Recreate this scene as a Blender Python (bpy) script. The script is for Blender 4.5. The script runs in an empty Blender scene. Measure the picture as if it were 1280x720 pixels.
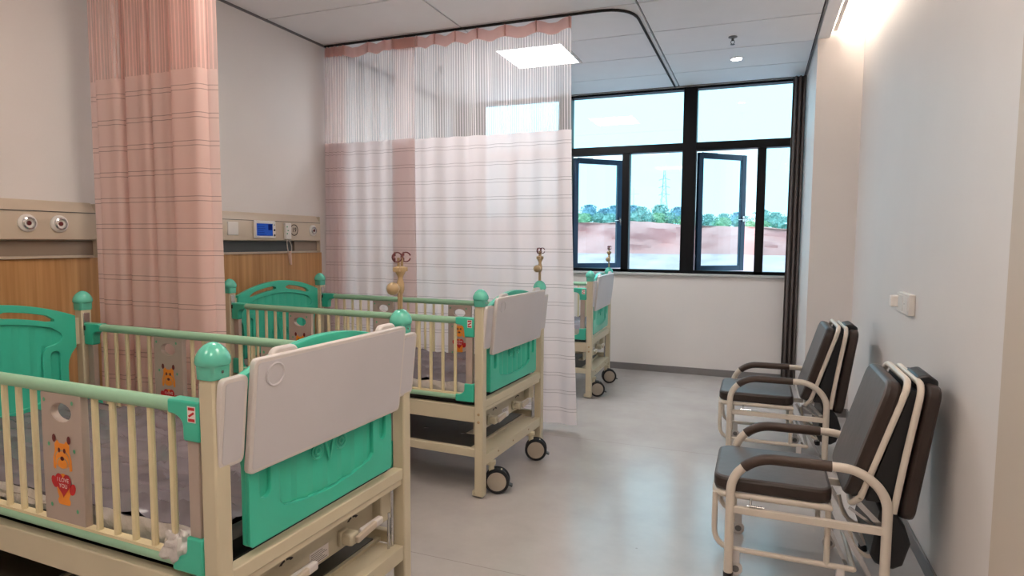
import bpy, math, random
from mathutils import Vector, Matrix, noise, Euler
random.seed(7)
PI = math.pi
C = bpy.context.scene.collection
SC = bpy.context.scene
# ------------------------------------------------------------------ camera
F_PX, YAW, PITCH, ROLL, EYE = 781.76, 0.3733, 0.0753, 0.0063, 1.5
fw = Vector((-math.sin(YAW)*math.cos(PITCH), math.cos(YAW)*math.cos(PITCH), -math.sin(PITCH)))
r0 = Vector((math.cos(YAW), math.sin(YAW), 0)); u0 = r0.cross(fw)
r1 = math.cos(ROLL)*r0 + math.sin(ROLL)*u0; u1 = -math.sin(ROLL)*r0 + math.cos(ROLL)*u0
cam = bpy.data.cameras.new('camera'); camo = bpy.data.objects.new('camera', cam); C.objects.link(camo)
camo.matrix_world = Matrix(((r1.x, u1.x, -fw.x, 0), (r1.y, u1.y, -fw.y, 0), (r1.z, u1.z, -fw.z, EYE), (0, 0, 0, 1)))
cam.sensor_width = 36; cam.lens = F_PX/1280*36; cam.clip_start = 0.02; cam.clip_end = 1500
SC.camera = camo
# ------------------------------------------------------------------ sky, exposure
w = bpy.data.worlds.new('sky'); SC.world = w; w.use_nodes = True
bg = w.node_tree.nodes['Background']; bg.inputs['Color'].default_value = (0.56, 0.86, 1.0, 1); bg.inputs['Strength'].default_value = 2.1
SC.view_settings.view_transform = 'Standard'; SC.view_settings.look = 'None'
SC.view_settings.gamma = 1.0; SC.view_settings.exposure = 0.36; SC.view_settings.use_curve_mapping = False
sun = bpy.data.lights.new('sun', 'SUN'); sun.energy = 2.0; sun.angle = 0.6; sun.color = (1, .95, .88)
suno = bpy.data.objects.new('sun', sun); C.objects.link(suno); suno.rotation_euler = Euler((math.radians(48), 0, math.radians(-20)))
PANEL_E, COVE_E, DOWN_E = 29.0, 70.0, 60.0

# ------------------------------------------------------------------ materials
def s2l(c): return tuple((x/255/12.92) if x/255 <= .04045 else ((x/255+.055)/1.055)**2.4 for x in c)
def pmat(name, rgb, rough=.5, metal=0., noise_amt=.04, scale=12., bump=0., bscale=60., coat=0., spec=.5, stretch=(1, 1, 1), coords='Object'):
    m = bpy.data.materials.new(name); m.use_nodes = True; nt = m.node_tree; N = nt.nodes; L = nt.links
    b = N['Principled BSDF']; c = s2l(rgb)
    b.inputs['Roughness'].default_value = rough; b.inputs['Metallic'].default_value = metal
    b.inputs['Specular IOR Level'].default_value = spec; b.inputs['Coat Weight'].default_value = coat
    tc = N.new('ShaderNodeTexCoord'); mp = N.new('ShaderNodeMapping'); mp.inputs['Scale'].default_value = stretch
    L.new(tc.outputs[coords], mp.inputs['Vector'])
    n = N.new('ShaderNodeTexNoise'); n.inputs['Scale'].default_value = scale; n.inputs['Detail'].default_value = 4
    L.new(mp.outputs['Vector'], n.inputs['Vector'])
    r = N.new('ShaderNodeValToRGB'); r.color_ramp.elements[0].position = .3; r.color_ramp.elements[1].position = .7
    lo = tuple(max(0, x*(1-noise_amt)) for x in c)+(1,); hi = tuple(min(1, x*(1+noise_amt)) for x in c)+(1,)
    r.color_ramp.elements[0].color = lo; r.color_ramp.elements[1].color = hi
    L.new(n.outputs['Fac'], r.inputs['Fac']); L.new(r.outputs['Color'], b.inputs['Base Color'])
    if bump:
        n2 = N.new('ShaderNodeTexNoise'); n2.inputs['Scale'].default_value = bscale; n2.inputs['Detail'].default_value = 3
        L.new(mp.outputs['Vector'], n2.inputs['Vector'])
        bp = N.new('ShaderNodeBump'); bp.inputs['Strength'].default_value = bump; bp.inputs['Distance'].default_value = .01
        L.new(n2.outputs['Fac'], bp.inputs['Height']); L.new(bp.outputs['Normal'], b.inputs['Normal'])
    return m
def emat(name, col, strength):
    m = bpy.data.materials.new(name); m.use_nodes = True; nt = m.node_tree; nt.nodes.clear()
    e = nt.nodes.new('ShaderNodeEmission'); e.inputs['Color'].default_value = (*col, 1); e.inputs['Strength'].default_value = strength
    o = nt.nodes.new('ShaderNodeOutputMaterial'); nt.links.new(e.outputs[0], o.inputs[0]); return m
MT = dict(
    wall=pmat('wall_paint', (226, 221, 219), .55, noise_amt=.012, scale=3, bump=.05, bscale=180),
    wallwarm=pmat('wall_paint_cream', (200, 187, 173), .55, noise_amt=.012, scale=3),
    tile=pmat('ceiling_tile', (242, 240, 240), .6, noise_amt=.012, scale=5),
    gap=pmat('ceiling_gap', (40, 36, 34), .8),
    white=pmat('white_plastic', (226, 222, 218), .35),
    skirting=pmat('skirting_grey', (120, 116, 116), .4),
    post=pmat('cream_powder_coat', (204, 194, 168), .38, noise_amt=.02, scale=8),
    post_d=pmat('cream_powder_coat_plate', (190, 182, 160), .42, noise_amt=.03, scale=8),
    teal=pmat('teal_plastic', (62, 190, 162), .3, noise_amt=.03, scale=6, coat=.15),
    teal_l=pmat('teal_cap_plastic', (98, 198, 176), .22, noise_amt=.03, scale=9, coat=.3),
    rail=pmat('pale_green_plastic', (152, 196, 166), .4, noise_amt=.03),
    spindle=pmat('cream_enamel', (222, 208, 170), .35, noise_amt=.03),
    bearp=pmat('taupe_plastic', (176, 160, 150), .4, noise_amt=.03),
    tray=pmat('tray_plastic', (202, 199, 204), .36, noise_amt=.015, scale=5),
    trayb=pmat('tray_edge_plastic', (212, 206, 204), .36, noise_amt=.015, scale=5),
    chrome=pmat('chrome', (200, 200, 202), .18, 1.),
    tan=pmat('tan_plastic', (178, 154, 118), .35),
    black=pmat('black_plastic', (22, 22, 26), .4),
    rubber=pmat('black_rubber', (26, 27, 32), .6),
    hub=pmat('caster_hub', (172, 162, 148), .45),
    deck=pmat('bed_deck_black', (30, 28, 30), .5, noise_amt=.3, scale=20),
    shelf=pmat('shelf_sheet', (78, 76, 66), .4, noise_amt=.1),
    matt=pmat('mattress_vinyl', (118, 110, 117), .24, noise_amt=.08, scale=4, bump=.3, bscale=16),
    plastic=pmat('crumpled_film', (206, 200, 198), .22, noise_amt=.1, scale=25, bump=.6, bscale=40, coat=.5),
    orange=pmat('print_orange', (240, 146, 44), .5), red=pmat('print_red', (190, 28, 36), .5),
    brown=pmat('print_brown', (96, 24, 28), .5), pgreen=pmat('print_green', (88, 168, 128), .5),
    pwhite=pmat('print_white', (236, 230, 226), .5), pblack=pmat('print_black', (24, 22, 24), .5),
    chair=pmat('chair_enamel', (212, 202, 190), .35, noise_amt=.02),
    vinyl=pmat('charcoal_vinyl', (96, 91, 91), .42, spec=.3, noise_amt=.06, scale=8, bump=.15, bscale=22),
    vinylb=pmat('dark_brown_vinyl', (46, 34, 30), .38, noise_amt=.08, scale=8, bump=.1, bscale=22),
    armp=pmat('brown_arm_foam', (62, 46, 38), .5, noise_amt=.1, scale=25),
    frame=pmat('window_frame_dark', (5, 6, 11), .45, noise_amt=.1, spec=.2),
    sash=pmat('window_sash_slate', (34, 58, 84), .35, noise_amt=.1),
    sill=pmat('sill_stone', (190, 190, 190), .4),
    trunk=pmat('headwall_aluminium', (196, 182, 164), .35, noise_amt=.015, scale=4),
    groove=pmat('headwall_groove', (66, 72, 74), .4), groovec=pmat('headwall_groove_cover', (138, 122, 108), .4, noise_amt=.02),
    drape=pmat('grey_drape', (112, 102, 98), .8, noise_amt=.1, scale=30, stretch=(1, 1, .1)),
    cliff=pmat('red_earth', (204, 146, 142), .95, noise_amt=.2, scale=.16, bump=.8, bscale=.6),
    gravel=pmat('pale_gravel', (202, 172, 182), .95, noise_amt=.2, scale=.3),
    leaf=pmat('hazy_leaf', (138, 172, 168), .9, noise_amt=.3, scale=.8), leaf2=pmat('haze_green_leaf', (150, 182, 150), .9, noise_amt=.3, scale=.8),  # distant haze is painted into these pale leaf colours
    leaf3=pmat('haze_blue_leaf', (130, 162, 182), .9, noise_amt=.25, scale=.8),  # bluest leaf tone, air haze mixed into the colour
    trunkw=pmat('bark', (92, 80, 74), .9), steel=pmat('pylon_steel', (150, 170, 178), .6), lamp=pmat('pale_post_paint', (226, 228, 232), .6),
    screen=emat('lit_blue_screen', s2l((48, 84, 170)), .55), screend=emat('screen_shade', s2l((20, 34, 96)), .55),
    panel=emat('lamp_panel', (1, .985, .975), PANEL_E), panel_added=emat('added_panel_warm', (1, .88, .78), PANEL_E*.5), cove=emat('cove_led', (1, .87, .72), COVE_E), down=emat('down_led', (1, .98, .95), DOWN_E),  # the warm panel emission serves only the added, unseen panels
    cord=pmat('cord', (206, 196, 190), .4), tissue=pmat('pink_plug', (214, 178, 160), .5),
)
def wood_mat():
    m = bpy.data.materials.new('wood_laminate'); m.use_nodes = True; nt = m.node_tree; N = nt.nodes; L = nt.links; b = N['Principled BSDF']
    tc = N.new('ShaderNodeTexCoord'); mp = N.new('ShaderNodeMapping'); mp.inputs['Scale'].default_value = (1, 22, .7)
    n = N.new('ShaderNodeTexNoise'); n.inputs['Scale'].default_value = 1.6; n.inputs['Detail'].default_value = 6
    r = N.new('ShaderNodeValToRGB'); r.color_ramp.elements[0].position = .3; r.color_ramp.elements[1].position = .72
    r.color_ramp.elements[0].color = (*s2l((168, 122, 74)), 1); r.color_ramp.elements[1].color = (*s2l((200, 154, 104)), 1)
    L.new(tc.outputs['Object'], mp.inputs['Vector']); L.new(mp.outputs['Vector'], n.inputs['Vector']); L.new(n.outputs['Fac'], r.inputs['Fac'])
    L.new(r.outputs['Color'], b.inputs['Base Color']); b.inputs['Roughness'].default_value = .4; return m
def floor_mat():
    m = bpy.data.materials.new('vinyl_floor'); m.use_nodes = True; nt = m.node_tree; N = nt.nodes; L = nt.links; b = N['Principled BSDF']
    tc = N.new('ShaderNodeTexCoord')
    n = N.new('ShaderNodeTexNoise'); n.inputs['Scale'].default_value = 2.2; n.inputs['Detail'].default_value = 8; n.inputs['Roughness'].default_value = .65
    r = N.new('ShaderNodeValToRGB'); r.color_ramp.elements[0].position = .35; r.color_ramp.elements[1].position = .68
    r.color_ramp.elements[0].color = (*s2l((182, 177, 175)), 1); r.color_ramp.elements[1].color = (*s2l((194, 190, 188)), 1)
    L.new(tc.outputs['Object'], n.inputs['Vector']); L.new(n.outputs['Fac'], r.inputs['Fac'])
    # dark speckles
    v = N.new('ShaderNodeTexVoronoi'); v.inputs['Scale'].default_value = 3.1; L.new(tc.outputs['Object'], v.inputs['Vector'])
    cr = N.new('ShaderNodeMath'); cr.operation = 'LESS_THAN'; cr.inputs[1].default_value = .018; L.new(v.outputs['Distance'], cr.inputs[0])
    # welded seam lines across the room
    sx = N.new('ShaderNodeSeparateXYZ'); L.new(tc.outputs['Object'], sx.inputs[0])
    a = N.new('ShaderNodeMath'); a.operation = 'ADD'; a.inputs[1].default_value = 7.46; L.new(sx.outputs['Y'], a.inputs[0])
    q = N.new('ShaderNodeMath'); q.operation = 'PINGPONG'; q.inputs[1].default_value = 1.0; L.new(a.outputs[0], q.inputs[0])
    lt = N.new('ShaderNodeMath'); lt.operation = 'LESS_THAN'; lt.inputs[1].default_value = .0022; L.new(q.outputs[0], lt.inputs[0])
    mx = N.new('ShaderNodeMath'); mx.operation = 'MAXIMUM'; L.new(cr.outputs[0], mx.inputs[0]); L.new(lt.outputs[0], mx.inputs[1])
    sc_ = N.new('ShaderNodeMath'); sc_.operation = 'MULTIPLY'; sc_.inputs[1].default_value = .4; L.new(mx.outputs[0], sc_.inputs[0])
    mix = N.new('ShaderNodeMix'); mix.data_type = 'RGBA'; L.new(sc_.outputs[0], mix.inputs['Factor']); L.new(r.outputs['Color'], mix.inputs['A'])
    mix.inputs['B'].default_value = (*s2l((110, 100, 94)), 1); L.new(mix.outputs['Result'], b.inputs['Base Color'])
    b.inputs['Roughness'].default_value = .21
    b.inputs['Specular IOR Level'].default_value = 1.0
    n3 = N.new('ShaderNodeTexNoise'); n3.inputs['Scale'].default_value = 5; L.new(tc.outputs['Object'], n3.inputs['Vector'])
    bp = N.new('ShaderNodeBump'); bp.inputs['Strength'].default_value = .06; bp.inputs['Distance'].default_value = .02
    L.new(n3.outputs['Fac'], bp.inputs['Height']); L.new(bp.outputs['Normal'], b.inputs['Normal'])
    return m
def glass_mat():
    m = bpy.data.materials.new('tinted_glass'); m.use_nodes = True; nt = m.node_tree; N = nt.nodes; L = nt.links; N.clear()
    t = N.new('ShaderNodeBsdfTransparent'); t.inputs['Color'].default_value = (.78, .93, .96, 1)
    g = N.new('ShaderNodeBsdfGlossy'); g.inputs['Roughness'].default_value = .02
    lw = N.new('ShaderNodeLayerWeight'); lw.inputs['Blend'].default_value = .5
    pw = N.new('ShaderNodeMath'); pw.operation = 'POWER'; pw.inputs[1].default_value = 4.0; L.new(lw.outputs['Facing'], pw.inputs[0])
    f = N.new('ShaderNodeMath'); f.operation = 'MULTIPLY_ADD'; f.inputs[1].default_value = .8; f.inputs[2].default_value = .035; L.new(pw.outputs[0], f.inputs[0])
    mx = N.new('ShaderNodeMixShader'); o = N.new('ShaderNodeOutputMaterial')
    L.new(f.outputs[0], mx.inputs[0]); L.new(t.outputs[0], mx.inputs[1]); L.new(g.outputs[0], mx.inputs[2]); L.new(mx.outputs[0], o.inputs[0])
    return m
def cloth_mat(name, col, transp, threads=False, stripes=False, transl=.5):
    m = bpy.data.materials.new(name); m.use_nodes = True; nt = m.node_tree; N = nt.nodes; L = nt.links; N.clear()
    uv = N.new('ShaderNodeUVMap'); sx = N.new('ShaderNodeSeparateXYZ'); L.new(uv.outputs[0], sx.inputs[0])
    def mth(op, a, b=None):
        n = N.new('ShaderNodeMath'); n.operation = op
        for i, v in enumerate((a, b)):
            if v is None: continue
            if isinstance(v, (int, float)): n.inputs[i].default_value = v
            else: L.new(v, n.inputs[i])
        return n.outputs[0]
    base = N.new('ShaderNodeMix'); base.data_type = 'RGBA'; base.inputs['A'].default_value = (*s2l(col), 1)
    base.inputs['B'].default_value = (*s2l((128, 92, 92)), 1)
    if stripes:   # woven pairs of thin dark lines every 0.14 m
        f = mth('FRACT', mth('DIVIDE', mth('SUBTRACT', sx.outputs['Y'], .0), .14))
        l1 = mth('LESS_THAN', mth('ABSOLUTE', mth('SUBTRACT', f, .10)), .013); l2 = mth('LESS_THAN', mth('ABSOLUTE', mth('SUBTRACT', f, .27)), .013)
        L.new(mth('MULTIPLY', mth('MAXIMUM', l1, l2), .55), base.inputs['Factor'])
    else: base.inputs['Factor'].default_value = 0
    d = N.new('ShaderNodeBsdfDiffuse'); t = N.new('ShaderNodeBsdfTranslucent'); tr = N.new('ShaderNodeBsdfTransparent')
    L.new(base.outputs['Result'], d.inputs[0]); L.new(base.outputs['Result'], t.inputs[0])
    m1 = N.new('ShaderNodeMixShader'); m1.inputs[0].default_value = transl; L.new(d.outputs[0], m1.inputs[1]); L.new(t.outputs[0], m1.inputs[2])
    m2 = N.new('ShaderNodeMixShader'); L.new(m1.outputs[0], m2.inputs[1]); L.new(tr.outputs[0], m2.inputs[2])
    if threads:
        wob = N.new('ShaderNodeTexNoise'); wob.noise_dimensions = '1D'; wob.inputs['Scale'].default_value = 9; L.new(sx.outputs['X'], wob.inputs['W'])
        f = mth('FRACT', mth('MULTIPLY', sx.outputs['X'], 46.0)); s = mth('LESS_THAN', f, .34)
        L.new(mth('SUBTRACT', transp, mth('MULTIPLY', mth('MULTIPLY', s, wob.outputs[0]), .75)), m2.inputs[0])
    else: m2.inputs[0].default_value = transp
    o = N.new('ShaderNodeOutputMaterial'); L.new(m2.outputs[0], o.inputs[0]); return m
MT['wood'] = wood_mat(); MT['floor'] = floor_mat(); MT['glass'] = glass_mat()
MT['cl_fab'] = cloth_mat('pink_sheer_fabric', (246, 232, 231), .05, stripes=True, transl=.55)
MT['cl_mesh'] = cloth_mat('pink_curtain_mesh', (252, 240, 238), .70, threads=True, transl=.6)
MT['cl_head'] = cloth_mat('pink_curtain_header', (234, 190, 182), .04, transl=.35)
MT['cl2_fab'] = cloth_mat('salmon_fabric', (248, 222, 216), .04, stripes=True, transl=.4)
MT['cl2_mesh'] = cloth_mat('salmon_mesh', (246, 214, 207), .3, threads=True, transl=.4)

# ------------------------------------------------------------------ mesh helpers
class M:
    def __init__(s): s.v = []; s.f = []; s.mi = []; s.m = 0
    def add(s, vs, fs):
        o = len(s.v); s.v += [tuple(v) for v in vs]; s.f += [tuple(i+o for i in f) for f in fs]; s.mi += [s.m]*len(fs); return s
    def box(s, c, d, rot=None):
        vs = [Vector((x*d[0]/2, y*d[1]/2, z*d[2]/2)) for x in (-1, 1) for y in (-1, 1) for z in (-1, 1)]
        if rot is not None: R = Euler(rot).to_matrix(); vs = [R@v for v in vs]
        return s.add([v+Vector(c) for v in vs], [(0, 1, 3, 2), (4, 6, 7, 5), (0, 4, 5, 1), (2, 3, 7, 6), (0, 2, 6, 4), (1, 5, 7, 3)])
    def b2(s, a, b): return s.box([(a[i]+b[i])/2 for i in range(3)], [abs(b[i]-a[i]) for i in range(3)])
    def tube(s, pts, r, n=10, closed=False, sq=1.0):
        P = [Vector(p) for p in pts]; k = len(P); vs = []; up = None
        for i in range(k):
            a = P[(i-1) % k] if (closed or i > 0) else P[i]; b = P[(i+1) % k] if (closed or i < k-1) else P[i]
            t = (b-a).normalized()
            if up is None: up = Vector((0, 0, 1)) if abs(t.z) < .9 else Vector((0, 1, 0))
            x = t.cross(up)
            if x.length < 1e-5: x = t.orthogonal()
            x.normalize(); up = x.cross(t).normalized()
            rr = r[i] if isinstance(r, (list, tuple)) else r
            for j in range(n):
                a_ = 2*PI*j/n; vs.append(P[i]+x*math.cos(a_)*rr+up*math.sin(a_)*rr*sq)
        fs = []; m = k if closed else k-1
        for i in range(m):
            for j in range(n):
                a = i*n+j; b = i*n+(j+1) % n; c = ((i+1) % k)*n+(j+1) % n; d = ((i+1) % k)*n+j
                fs.append((a, b, c, d))
        if not closed: fs.append(tuple(range(n-1, -1, -1))); fs.append(tuple((k-1)*n+j for j in range(n)))
        return s.add(vs, fs)
    def lathe(s, prof, c=(0, 0, 0), axis='z', n=20):
        vs = []
        for (r, h) in prof:
            for j in range(n):
                a = 2*PI*j/n; p = (r*math.cos(a), r*math.sin(a), h)
                if axis == 'x': p = (p[2], p[0], p[1])
                if axis == 'y': p = (p[1], p[2], p[0])
                vs.append((p[0]+c[0], p[1]+c[1], p[2]+c[2]))
        fs = [(i*n+j, i*n+(j+1) % n, (i+1)*n+(j+1) % n, (i+1)*n+j) for i in range(len(prof)-1) for j in range(n)]
        fs.append(tuple(range(n-1, -1, -1))); fs.append(tuple((len(prof)-1)*n+j for j in range(n)))
        return s.add(vs, fs)
    def prism(s, poly, fn, d0, d1):
        n = len(poly); vs = [fn(a, b, d0) for a, b in poly]+[fn(a, b, d1) for a, b in poly]
        return s.add(vs, [tuple(range(n)), tuple(range(2*n-1, n-1, -1))]+[(i, i+n, (i+1) % n+n, (i+1) % n) for i in range(n)])
def fillet(pts, rad, seg=5):
    P = [Vector(p) for p in pts]; out = [P[0]]
    for i in range(1, len(P)-1):
        a, b, c = P[i-1], P[i], P[i+1]; r = min(rad, (a-b).length*.49, (c-b).length*.49)
        p = b+(a-b).normalized()*r; q = b+(c-b).normalized()*r
        for k in range(seg+1):
            t = k/seg; out.append(p*(1-t)**2+b*2*t*(1-t)+q*t*t)
    return out+[P[-1]]
def rrect(x0, y0, x1, y1, r, seg=4):
    out = []
    for cx, cy, a0 in ((x1-r, y1-r, 0), (x0+r, y1-r, PI/2), (x0+r, y0+r, PI), (x1-r, y0+r, 1.5*PI)):
        for k in range(seg+1): a = a0+PI/2*k/seg; out.append((cx+r*math.cos(a), cy+r*math.sin(a)))
    return out
def finish(o, bevel=0, smooth=True, seg=2):
    me = o.data
    if smooth:
        me.shade_smooth(); me.set_sharp_from_angle(angle=math.radians(38))
    if bevel:
        b = o.modifiers.new('bevel', 'BEVEL'); b.width = bevel; b.segments = seg; b.limit_method = 'ANGLE'; b.angle_limit = math.radians(40); b.harden_normals = False
def obj(name, m, mats, parent=None, bevel=0, smooth=True, loc=None):
    me = bpy.data.meshes.new(name); me.from_pydata(m.v, [], m.f)
    mats = mats if isinstance(mats, (list, tuple)) else [mats]
    for q in mats: me.materials.append(MT[q])
    me.polygons.foreach_set('material_index', m.mi); me.validate()
    import bmesh
    bm = bmesh.new(); bm.from_mesh(me); bmesh.ops.recalc_face_normals(bm, faces=bm.faces); bm.to_mesh(me); bm.free()
    o = bpy.data.objects.new(name, me); C.objects.link(o); o.parent = parent
    if loc: o.location = loc
    finish(o, bevel, smooth); return o
def thing(name, label, cat, loc=(0, 0, 0), rz=0, group=None):
    o = bpy.data.objects.new(name, None); C.objects.link(o); o.location = loc; o.rotation_euler = (0, 0, rz)
    o['label'] = label; o['category'] = cat
    if group: o['group'] = group
    return o
def tag(o, label, cat, group=None):
    o['label'] = label; o['category'] = cat
    if group: o['group'] = group
    return o
def struct(o, label=None, cat=None):
    o['kind'] = 'structure'
    if label: o['label'] = label
    if cat: o['category'] = cat
    return o
def copy_tree(o, parent=None):
    c = o.copy(); C.objects.link(c); c.parent = parent
    for ch in o.children: copy_tree(ch, c)
    return c
def curve_plate(outline, holes, thick, bevel=.003):
    cu = bpy.data.curves.new('tmp', 'CURVE'); cu.dimensions = '2D'; cu.fill_mode = 'BOTH'; cu.extrude = thick/2-bevel; cu.bevel_depth = bevel; cu.bevel_resolution = 1; cu.offset = -bevel
    for pl in [outline]+holes:
        sp = cu.splines.new('POLY'); sp.points.add(len(pl)-1); sp.use_cyclic_u = True
        for i, (a, b) in enumerate(pl): sp.points[i].co = (a, b, 0, 1)
    to = bpy.data.objects.new('tmp', cu); C.objects.link(to); bpy.context.view_layer.update()
    me = bpy.data.meshes.new_from_object(to.evaluated_get(bpy.context.evaluated_depsgraph_get()))
    m = M(); m.v = [tuple(v.co) for v in me.vertices]; m.f = [tuple(p.vertices) for p in me.polygons]; m.mi = [0]*len(m.f)
    bpy.data.objects.remove(to); bpy.data.curves.remove(cu); bpy.data.meshes.remove(me); return m
def text_mesh(txt, size, extrude=.0004):
    cu = bpy.data.curves.new('t', 'FONT'); cu.body = txt; cu.size = size; cu.extrude = extrude; cu.align_x = 'CENTER'; cu.align_y = 'CENTER'; cu.resolution_u = 3
    to = bpy.data.objects.new('t', cu); C.objects.link(to); bpy.context.view_layer.update()
    me = bpy.data.meshes.new_from_object(to.evaluated_get(bpy.context.evaluated_depsgraph_get()))
    vs = [tuple(v.co) for v in me.vertices]; fs = [tuple(p.vertices) for p in me.polygons]
    bpy.data.objects.remove(to); bpy.data.curves.remove(cu); bpy.data.meshes.remove(me); return vs, fs

# ================================================================== SETTING
XL, XR, YB, YF, ZC = -3.67, .764, -1.8, 7.28, 3.223
m = M(); m.b2((XL-.15, YB-.15, -.1), (XR+.15, YF+.2, 0)); struct(obj('floor', m, 'floor', smooth=False), 'pale glossy vinyl floor of the ward with scuff marks', 'floor')
m = M(); m.b2((XL-.12, YB, 0), (XL, YF+.2, ZC+.35)); struct(obj('wall_left', m, 'wall', smooth=False), 'cream painted wall behind the cot heads', 'wall')
m = M(); m.b2((XR, YB, 0), (XR+.12, 5.974, ZC+.35)); struct(obj('wall_right', m, 'wall', smooth=False), 'white painted wall behind the two folding chairs', 'wall')
m = M(); m.b2((XL-.12, YB-.12, 0), (XR+.12, YB, ZC+.35)); struct(obj('wall_back', m, 'wallwarm', smooth=False), 'wall behind the viewpoint', 'wall')
m = M(); m.b2((.415, 5.974, 0), (XR+.12, YF+.2, ZC+.35)); struct(obj('column', m, 'wall', smooth=False), 'white square column between window and right wall', 'column')
m = M(); m.b2((XL, YF, 0), (.415, YF+.2, 1.13)); m.b2((XL, YF, 3.215), (.415, YF+.2, ZC+.35)); m.b2((XL, YF, 1.1), (-3.6, YF+.2, 3.23))
struct(obj('wall_far', m, 'wall', smooth=False), 'white wall under the ribbon window', 'wall')
m = M(); m.b2((XR-.03, YB, 0), (XR, 2.40, 3.19)); struct(obj('trim_1', m, 'wallwarm', bevel=.006), 'slightly projecting beige wall facing at the near right edge', 'trim')
def base(name, a, b, lab): mm = M(); mm.b2(a, b); struct(obj(name, mm, 'skirting', bevel=.003), lab, 'baseboard')
base('baseboard_far', (XL, YF-.012, 0), (.415, YF, .078), 'grey skirting along the window wall')
base('baseboard_right', (XR-.012, 2.40, 0), (XR, 5.974, .078), 'grey skirting along the right wall behind the chairs')
base('baseboard_left', (XL, YB, 0), (XL+.012, YF-.012, .078), 'grey skirting along the left wall')
base('baseboard_column', (.403, 5.962, 0), (XR-.012, 5.974, .078), 'grey skirting round the column foot')
# ceiling: backing + separate tiles, recessed joints
m = M(); m.b2((XL-.12, YB-.12, ZC+.02), (.40, YF+.2, ZC+.06)); m.b2((.40, YB-.12, ZC+.30), (XR+.12, YF+.2, ZC+.34))
m.b2((.40, YB, ZC+.02), (.42, YF, ZC+.32))
ceil = struct(obj('ceiling', m, 'gap', smooth=False), 'suspended ceiling of large pale rectangular panels', 'ceiling')
ys = [4.68+.676*k for k in range(-9, 4)]+[YF]; g = .007
def tile(a, b, c, d):
    mm = M(); mm.b2((a+g, b+g, ZC), (c-g, d-g, ZC+.02)); obj('ceiling_panel', mm, 'tile', ceil, smooth=False)
LIGHTS = [(-2.297, 5.356), (-2.297, 1.976), (-2.297, -.728)]  # first panel is in view; the other two are added out of view
AISLE_FILL = [(-.55, 1.30), (-.55, -.728)]  # extra unseen panels, added to brighten the cot foot ends
for i in range(len(ys)-1):
    y0, y1 = ys[i], ys[i+1]
    for x0, x1 in ((XL+.012, -2.3), (-2.3, -.872), (-.872, .395)):
        if y1-y0 < .05: continue
        if x0 == -2.3 and any(abs(y0-l[1]) < .05 for l in LIGHTS): tile(-1.64, y0, x1, y1)
        elif x0 == -.872 and any(abs(y0-l[1]) < .05 for l in AISLE_FILL): tile(x0, y0, -.55, y1); tile(.107, y0, x1, y1)
        else: tile(x0, y0, x1, y1)
m = M(); m.b2((XL, YB, ZC-.012), (XL+.012, YF, ZC+.02)); m.b2((XL, YF-.012, ZC-.008), (.40, YF, ZC+.02)); m.b2((.397, YB, ZC-.006), (.409, YF, ZC+.02))
struct(obj('trim_2', m, 'skirting', smooth=False), 'thin shadow-gap edge profile round the ceiling', 'trim')
m = M(); m.b2((.412, YB, ZC-.012), (.503, 5.974, ZC+.02)); m.b2((.495, YB, ZC), (.503, 5.974, ZC+.05))
struct(obj('trim_3', m, 'tile', bevel=.002), 'plaster lip hiding the cove light above the right wall', 'trim')
t = thing('cove_light', 'long warm strip light hidden in the ceiling slot along the right wall', 'light', (.54, 2.2, ZC+.022))
m = M(); m.b2((-.018, -3.9, 0), (.012, 3.72, .015)); obj('housing', m, 'white', t)
m = M(); m.b2((-.014, -3.88, .015), (.010, 3.70, .03)); obj('light_strip', m, 'cove', t)
m = M(); m.b2((.421, YB, ZC+.02), (.5, 5.97, ZC+.03)); struct(obj('trim_4', m, 'wall', smooth=False), 'cove shelf above the slot', 'trim')
m = M(); m.b2((.421, YB, ZC+.28), (XR, 5.974, ZC+.30)); m.b2((.421, YB, ZC+.03), (.43, 5.974, ZC+.28)); struct(obj('trim_5', m, 'wall', smooth=False), 'white lining inside the light cove', 'trim')
labs = ['square lit ceiling light panel seen through the mesh of the stretched curtain', 'added unseen square ceiling light panel above the nearest cot', 'added unseen square ceiling light panel behind the viewpoint', 'added unseen square fill panel over the aisle beside the nearest cot', 'added unseen square fill panel over the aisle behind the viewpoint']
for k, (lx, ly) in enumerate(LIGHTS+AISLE_FILL):
    t = thing('ceiling_light', labs[k], 'light', (lx+.325, ly+.332, ZC))
    m = M(); m.b2((-.322, -.326, -.003), (.322, -.300, .015)); m.b2((-.322, .300, -.003), (.322, .326, .015)); m.b2((-.322, -.3, -.003), (-.304, .3, .015)); m.b2((.304, -.3, -.003), (.322, .3, .015))
    obj('frame', m, 'white', t, smooth=False)
    m = M(); m.b2((-.304, -.3, .001), (.304, .3, .015)); obj('diffuser', m, 'panel_added' if k else 'panel', t, smooth=False)
t = thing('downlight', 'small round recessed downlight near the window', 'light', (-.243, 6.376, ZC))
m = M(); m.lathe([(.062, 0), (.062, -.005), (.048, -.008), (.046, -.002)], n=24); obj('trim_ring', m, 'white', t)
m = M(); m.lathe([(.046, -.003), (.04, -.009)], n=24); obj('lens', m, 'down', t)
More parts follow.
